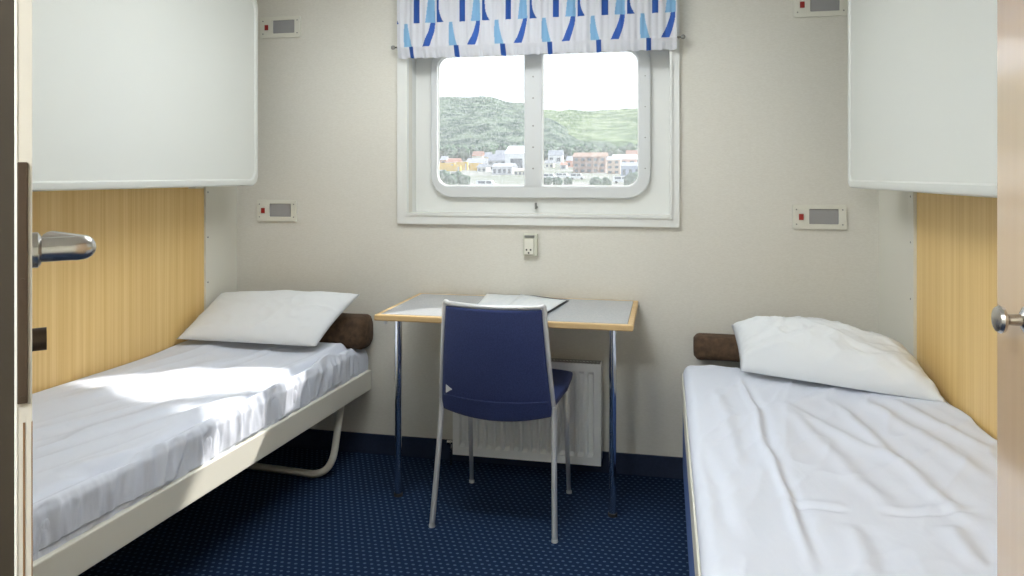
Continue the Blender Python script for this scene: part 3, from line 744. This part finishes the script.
# local: x to the right, y towards the hinges
XE = .0175                                             # right face of the leaf in local x
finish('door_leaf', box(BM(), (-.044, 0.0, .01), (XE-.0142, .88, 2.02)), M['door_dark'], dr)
finish('edge_lip', box(BM(), (XE-.0144, -.0008, .01), (XE-.0118, .03, 2.02), .0005), M['door_lip'], dr)
e = finish('edge_band', box(BM(), (XE-.0118, 0, .01), (XE, .87, 2.02)), M['door_edge'], dr)
finish('veneer_line', box(BM(), (XE-.0075, -.0007, .01), (XE-.006, .002, 1.09)), M['door_vein'], dr)
finish('veneer_line', box(BM(), (XE-.0006, -.0006, .01), (XE+.0003, .003, 1.09)), M['door_vein'], dr)
DD = K0.length and (-sin(TH)*K0.x+cos(TH)*K0.y)
zz = lambda y: EYE-(y-HY)*DD/F
lk = finish('lock_plate', box(BM(), (XE-.0122, -.003, zz(405)), (XE-.0036, 0, zz(162)), .001), M['bronze'], dr)
for y in (170, 281, 399): finish('screw', cyl(BM(), (XE-.0079, -.0037, zz(y)), (0, 1, 0), .0022, .002, 8), M['bronze'], lk)
zl = zz(254)
bm = BM(); lathe(bm, (XE-.001, .030, zl), (1, 0, 0), [(0, .018), (.006, .018), (.009, .014)], 24); rs = finish('handle_rose', bm, M['satin'], dr, 'auto')
bm = BM(); pth = fillet([(XE, .030, zl), (XE+.0485, .032, zl), (XE+.020, .125, zl)], .016, 10)
tube(bm, pth, [.0125 if i < 3 else .0128 for i in range(len(pth))], 16); finish('lever', bm, M['satin'], dr, 'auto')
bm = BM(); cyl(bm, (XE, .030, zl), (1, 0, 0), .0125, .018, 20); finish('lever_collar', bm, M['satin'], dr, 'auto')
bm = BM(); cyl(bm, (XE, .030, zz(348)), (1, 0, 0), .0115, .0125, 20); finish('thumb_turn', bm, M['bronze'], dr, 'auto')
for z in (.3, 1.75): finish('hinge', cyl(BM(), (XE-.02, .885, z), (0, 0, 1), .008, .09, 12), M['satin'], dr)

# ------------------------------------------------------------------ wardrobe with knob at the right
WX = .50; WY = at(997, 300, 1.0); WYe = WX/(WY.x/1.0)
wd = thing('wardrobe', 'glossy pinkish wood wardrobe front at the right edge of the photo', 'wardrobe', ((WX+XR)/2, .6, 0))
OWd = Matrix.Translation(-Vector(((WX+XR)/2, .6, 0)))
def wdf(name, bm, m, smooth=False):
    bm.transform(OWd); return finish(name, bm, m, wd, smooth)
print('wardrobe end Y', WYe)
wdf('wardrobe_body', box(BM(), (WX+.02, .12, .0), (XR-.01, WYe-.0005, 2.2)), M['locker'])
wdf('wardrobe_door', box(BM(), (WX, .14, .06), (WX+.0195, WYe, 2.15), .0008), M['locker'])
kp = at(1029, 320.5, 1.0); ky = WX/kp.x; kz = EYE-(320.5-HY)*(ky/(cos(TH)+sin(TH)*(1029-CX)/F))/F
bm = BM(); lathe(bm, (WX, ky, kz), (-1, 0, 0), [(0, .019), (.004, .0195), (.007, .015), (.011, .0085), (.026, .0075), (.030, .012), (.033, .0185), (.037, .0195), (.041, .017), (.043, .008), (.0435, .001)], 28)
wdf('door_knob', bm, M['satin'], 'auto')

# ------------------------------------------------------------------ added ceiling lamps, out of view (fill light for the room)
for i, ((x, y, z), es, (a, b)) in enumerate(FILL_LAMPS):
    r = thing('added_ceiling_lamp', ('deep rectangular opal ceiling lamp added to fill the middle of the cabin with light', 'square flush ceiling lamp added to fill the cabin with light from the entrance')[i], 'ceiling lamp', (x, y, ZC))
    bm = BM(); plate(bm, rrect(-a/2-.03, a/2+.03, -b/2-.03, b/2+.03, (.03,)*4, 5), [rrect(-a/2, a/2, -b/2, b/2, (.02,)*4, 5)], 0, .05)
    bm.transform(Matrix(((1, 0, 0, 0), (0, 0, 1, 0), (0, 1, 0, -.05), (0, 0, 0, 1)))); finish('fill_lamp_rim', bm, M['white_paint'], r)
    bm = BM(); box(bm, (-a/2, -b/2, -.13 if i == 0 else -.035), (a/2, b/2, -.012), .004)
    ml = M['fill_lamp_glass'].copy(); ml.node_tree.nodes['Principled BSDF'].inputs['Emission Strength'].default_value = es
    finish('fill_lamp_glass', bm, ml, r)

# ------------------------------------------------------------------ outside: harbour, town, hills
def gz(Y): 
    P_ = [(8, -7.5), (60, -6.5), (150, -2.2), (300, 1.5), (450, 5.0), (700, 17), (1100, 40), (6000, 60)]
    for (a, za), (b, zb) in zip(P_, P_[1:]):
        if Y <= b: return za+(zb-za)*(Y-a)/(b-a)
    return P_[-1][1]
M['quay'] = noisy('quay asphalt and gravel', (0.34, 0.33, 0.30), (0.50, 0.48, 0.43), (.12, .12, .12), .9, 0)
M['town_ground'] = noisy('grass and gravel ground', (0.11, 0.14, 0.09), (0.26, 0.26, 0.25), (.03, .02, .03), .9, 0)
def forest(name, c1, c2, sc, ns=1.0):
    return noisy(name, c1, c2, (sc, sc, sc), .95, 0.0, 6, nscale=ns, lo=.38, hi=.62, spec=.05)
M['forest_far'] = forest('bright birch forest', (0.06, 0.11, 0.05), (0.20, 0.26, 0.15), .035)
M['forest_near'] = forest('dark spruce forest', (0.02, 0.05, 0.04), (0.13, 0.18, 0.13), .045)
M['tree_leaf'] = forest('belt trees', (0.03, 0.07, 0.055), (0.09, 0.15, 0.09), .15)
bm = BM()
ys = [8, 30, 60, 100, 150, 200, 300, 450, 700, 1100, 2000, 6000]
rows = [[bm.verts.new((-Y*.75-20+(Y*1.3+40)*i/12, Y, gz(Y))) for i in range(13)] for Y in ys]
for a, b_ in zip(rows, rows[1:]):
    for i in range(12): bm.faces.new((a[i], a[i+1], b_[i+1], b_[i]))
structure('ground', bm, M['town_ground'])
bm = BM(); prism(bm, [(-90, 20), (30, 20), (60, 180), (-160, 180)], -9, -8.9)
bm.free()
def hill(name, Y0, Yr, Yb, pts, m, ampl, label, seed):
    """pts: (x on ridge plane, ridge height)"""
    bm = BM(); xs0, xs1 = pts[0][0], pts[-1][0]; nu, nv = 150, 36
    def rh(x):
        for (a, za), (b, zb) in zip(pts, pts[1:]):
            if x <= b:
                t = (x-a)/(b-a); t = t*t*(3-2*t); return za+(zb-za)*t
        return pts[-1][1]
    def f(a, b):
        s = b
        Y = Y0+(Yb-Y0)*s; xr = xs0+(xs1-xs0)*a; x = xr*(Y/Yr) if Y < Yr else xr*(Y/Yr)
        sr = (Yr-Y0)/(Yb-Y0)
        k = sin(min(1, s/sr)*pi/2)**.8 if s < sr else max(0, 1-((s-sr)/(1-sr))**2)
        z0 = gz(Y0)-2
        z = z0+(rh(xr)-z0)*k
        z += ampl*noise.fractal(Vector((x*.004+seed, Y*.004, 0)), 1, 2, 4)*min(1, k*2)*(.5 if abs(s-sr) < .1 else 1)+ampl*.10*nz(x*.05, Y*.05, seed)*(1 if k > .2 else 0)
        return Vector((x, Y, z))
    grid(bm, nu, nv, f); return tag(finish(name, bm, m, None, True), None, None, kind='structure')
def rp_(px, py, Y): p = at(px, py, Y); return (p.x, p.z)
hill('hill_far', 900, 2600, 3600, [rp_(330, 116, 2600), rp_(430, 116, 2600), rp_(520, 119, 2600), rp_(560, 121, 2600), rp_(600, 123, 2600), rp_(640, 121, 2600), rp_(760, 114, 2600)], M['forest_far'], 18, '', 3)
hill('hill_near', 760, 1700, 2300, [rp_(300, 90, 1700), rp_(430, 104, 1700), rp_(480, 105, 1700), rp_(520, 112, 1700), rp_(545, 122, 1700), rp_(590, 142, 1700), rp_(680, 158, 1700)], M['forest_near'], 10, '', 8)
# belt of trees at the foot of the hills: far too many to count
random.seed(5); bm = BM()
for k in range(260):
    px = random.uniform(415, 665); Y = random.uniform(640, 720); p = at(px, 150, Y); g_ = gz(Y)
    h = random.uniform(7, 15)
    r = random.uniform(4, 7); t = BM(); bmesh.ops.create_icosphere(t, subdivisions=1, radius=1)
    for v in t.verts: v.co = Vector((p.x+v.co.x*r*random.uniform(.85, 1.1), Y+v.co.y*r, g_+h*.5+v.co.z*h*.55))
    me = bpy.data.meshes.new('t'); t.to_mesh(me); t.free(); bm.from_mesh(me); bpy.data.meshes.remove(me)
tag(finish('tree_belt', bm, M['tree_leaf'], None, True), 'dark green belt of trees at the foot of the hills seen through the window', 'trees', kind='stuff')

def paint(c): 
    k = 'p%.2f_%.2f_%.2f' % c
    if k not in M: M[k] = mat('house paint', c, .8)
    return M[k]
M['win_dark'] = mat('dark house window', (.08, .10, .13), .3)
def house(px0, px1, pyt, Y, col, roofc, label, gable=.35, depth=10, floors=1, cols=3, pb=None):
    a = at(px0, pyt, Y); b = at(px1, pyt, Y); g_ = gz(Y) if pb is None else at(px0, pb, Y).z; W = b.x-a.x; H = a.z-g_
    r = thing('house', label, 'building', ((a.x+b.x)/2, Y+depth/2, g_-.3))
    H += .3; wh = H*(1-gable)
    bm = BM(); box(bm, (-W/2, -depth/2, 0), (W/2, depth/2, wh)); finish('walls', bm, paint(col), r)
    bm = BM(); e = W*.03
    if gable:
        P_ = [(-W/2-e, -depth/2-.3, wh), (W/2+e, -depth/2-.3, wh), (W/2+e, depth/2+.3, wh), (-W/2-e, depth/2+.3, wh), (-W/2-e, 0, H), (W/2+e, 0, H)]
        v = [bm.verts.new(p) for p in P_]
        for f in ((0, 1, 5, 4), (2, 3, 4, 5), (0, 4, 3), (1, 2, 5), (3, 2, 1, 0)): bm.faces.new([v[i] for i in f])
    else: box(bm, (-W/2-e, -depth/2-.2, wh), (W/2+e, depth/2+.2, wh+.35))
    finish('roof', bm, paint(roofc), r)
    for fl in range(floors):
        for c in range(cols):
            cx = -W/2+W*(c+.5)/cols; cz = wh*(fl+.5)/floors; ww = W/cols*.26; hh = wh/floors*.24
            finish('window', box(BM(), (cx-ww, -depth/2-.08, cz-hh), (cx+ww, -depth/2+.02, cz+hh)), M['win_dark'], r)
    return r
Wt = (.75, .76, .78); Gy = (.35, .37, .42); Rd = (.36, .19, .14); Br = (.34, .23, .19); Or = (.70, .45, .12)
house(573, 605.5, 152, 335, Br, (.30, .20, .15), 'large brick red building with rows of windows seen through the right pane', .22, 16, 3, 5)
house(606.5, 620, 156, 312, (.55, .42, .34), Gy, 'narrow pinkish building beside the brick building', .2, 14, 3, 2)
house(612, 636, 154, 370, (.62, .40, .35), (.5, .5, .5), 'pale red house behind the right pane with grey roof', .3, 14, 2, 3)
house(621, 640, 162, 260, (.30, .36, .50), (.25, .27, .33), 'bluish grey shed at the lower right of the right pane', .25, 12, 1, 3)
house(505, 528, 145, 340, Wt, (.72, .74, .80), 'tall white hall at the right end of the left pane', .3, 20, 1, 1)
house(488, 506, 154, 420, Gy, (.25, .27, .33), 'grey house left of the tall white hall', .4, 12, 2, 3)
house(466, 484, 158, 430, Wt, Gy, 'white house with grey roof in the middle of the left pane', .4, 12, 1, 3)
house(446, 458, 158, 460, Wt, Rd, 'small white house with red roof at the far left of the left pane', .4, 12, 1, 2)
house(492, 512, 163, 300, (.60, .60, .64), Gy, 'low grey workshop in front of the grey house', .3, 12, 1, 4)
house(548, 562, 150, 560, Wt, Gy, 'little white house at the foot of the hill in the right pane', .4, 10, 1, 2)
house(566, 577, 156, 480, (.7, .3, .2), Gy, 'small red house left of the brick building', .4, 12, 1, 2)
house(472, 482, 151, 560, (.7, .68, .6), Rd, 'small beige house on the slope in the left pane', .4, 10, 1, 2)
house(495, 505, 150, 590, Wt, Gy, 'small white house on the slope left of the tall white hall', .4, 10, 1, 2)
house(626, 640, 150, 540, Wt, Rd, 'white house with red roof at the right end of the right pane', .4, 10, 1, 2)
house(477, 486, 163.5, 360, (.55, .55, .52), (.2, .22, .26), 'low shed with dark roof left of the grey workshop', .4, 10, 1, 2)
house(514, 526, 168, 290, (.60, .58, .50), (.45, .40, .35), 'low beige shed in front of the tall white hall', .35, 8, 1, 3)
house(545, 553, 160, 470, (.62, .60, .52), (.25, .27, .3), 'tiny beige cabin at the left end of the right pane', .4, 9, 1, 2)
house(560, 566, 162, 440, (.5, .52, .55), Rd, 'tiny grey cabin with red roof left of the small red house', .4, 9, 1, 1)
house(440, 446, 156, 520, (.5, .3, .2), Gy, 'small brown house at the far left edge of the left pane', .4, 9, 1, 1)
house(484, 490, 152, 540, (.62, .5, .3), Gy, 'tiny ochre house on the slope between white houses', .4, 9, 1, 1)
# yellow containers and machines on the quay
for px0, px1, Y, hh, lb in ((440, 455, 432, 4.2, 'long yellow container at the left end of the left pane'), (456.5, 468, 415, 4.8, 'tall yellow container right of the long one'), (470, 482, 400, 4.2, 'yellow container nearest the vans'), (447, 461, 380, 3.0, 'low yellow container in front of the long one')):
    a = at(px0, 170, Y); b = at(px1, 170, Y); W = b.x-a.x; H = hh
    r = thing('container', lb, 'container', ((a.x+b.x)/2, Y, gz(Y))); bm = BM()
    box(bm, (-W/2, -1.2, -.3), (W/2, 1.2, H), .05)
    for k in range(14): x = -W/2+W*(k+.5)/14; box(bm, (x-W*.012, -1.26, .1), (x+W*.012, -1.2, H-.1))
    finish('body', bm, paint((.72, .47, .08)), r)
    finish('door', box(BM(), (W*.3, -1.3, .1), (W*.42, -1.22, H*.8)), paint((.5, .5, .5)), r)
# bushes along the quay
random.seed(11)
for k, (px, Y, rr_) in enumerate(((443, 190, 2.2), (450, 175, 1.8), (457, 200, 2.0), (464, 185, 1.6), (548, 190, 1.2), (558, 185, 1.2), (568, 192, 1.1), (596, 170, 1.5), (606, 178, 1.3), (634, 165, 2.2))):
    p = at(px, 180, Y); bm = BM(); bmesh.ops.create_icosphere(bm, subdivisions=3, radius=rr_)
    for v in bm.verts: v.co *= 1+.35*noise.noise(v.co*1.4+Vector((k*7, 0, 0)))
    bmesh.ops.translate(bm, vec=(0, 0, rr_*.7), verts=bm.verts[:])
    tag(finish('bush', bm, M['tree_leaf'], None, True, (p.x, Y, gz(Y))), ('grey green round bush below the yellow containers' if k < 4 else 'small round bush by the parked vans and houses'), 'bush', ('bushes below the yellow containers' if k < 4 else 'bushes by the vans'))
# parked white vans
def van(px, Y, label, s=1.0):
    p = at(px, 180, Y); r = thing('van', label, 'van', (p.x, Y, gz(Y)), 0, None)
    bm = BM(); sec = [(-2.4, .4), (2.3, .4), (2.4, 1.0), (1.7, 1.15), (1.2, 1.95), (-2.3, 2.0), (-2.4, 1.8)]
    a = [bm.verts.new((x, -.9, z)) for x, z in sec]; b = [bm.verts.new((x, .9, z)) for x, z in sec]
    bm.faces.new(a); bm.faces.new(b[::-1])
    for i in range(len(sec)): j = (i+1) % len(sec); bm.faces.new((a[i], b[i], b[j], a[j]))
    finish('body', bm, paint(Wt), r)
    finish('window', box(BM(), (-1.9, -.93, 1.2), (-.2, -.88, 1.75)), M['win_dark'], r); finish('window', box(BM(), (.05, -.93, 1.2), (1.2, -.88, 1.75)), M['win_dark'], r)
    for x in (-1.5, 1.5):
        for y in (-.92, .75): finish('wheel', cyl(BM(), (x, y, .36), (0, 1, 0), .36, .17, 16), M['dark'], r)
van(549.5, 232, 'white van parked at the left end of the right pane'); van(563, 242, 'white van between the other two white vans'); van(577, 234, 'white van nearest the brick building')
van(487, 165, 'white van parked below the yellow containers'); van(622, 200, 'white van parked in front of the bluish shed')
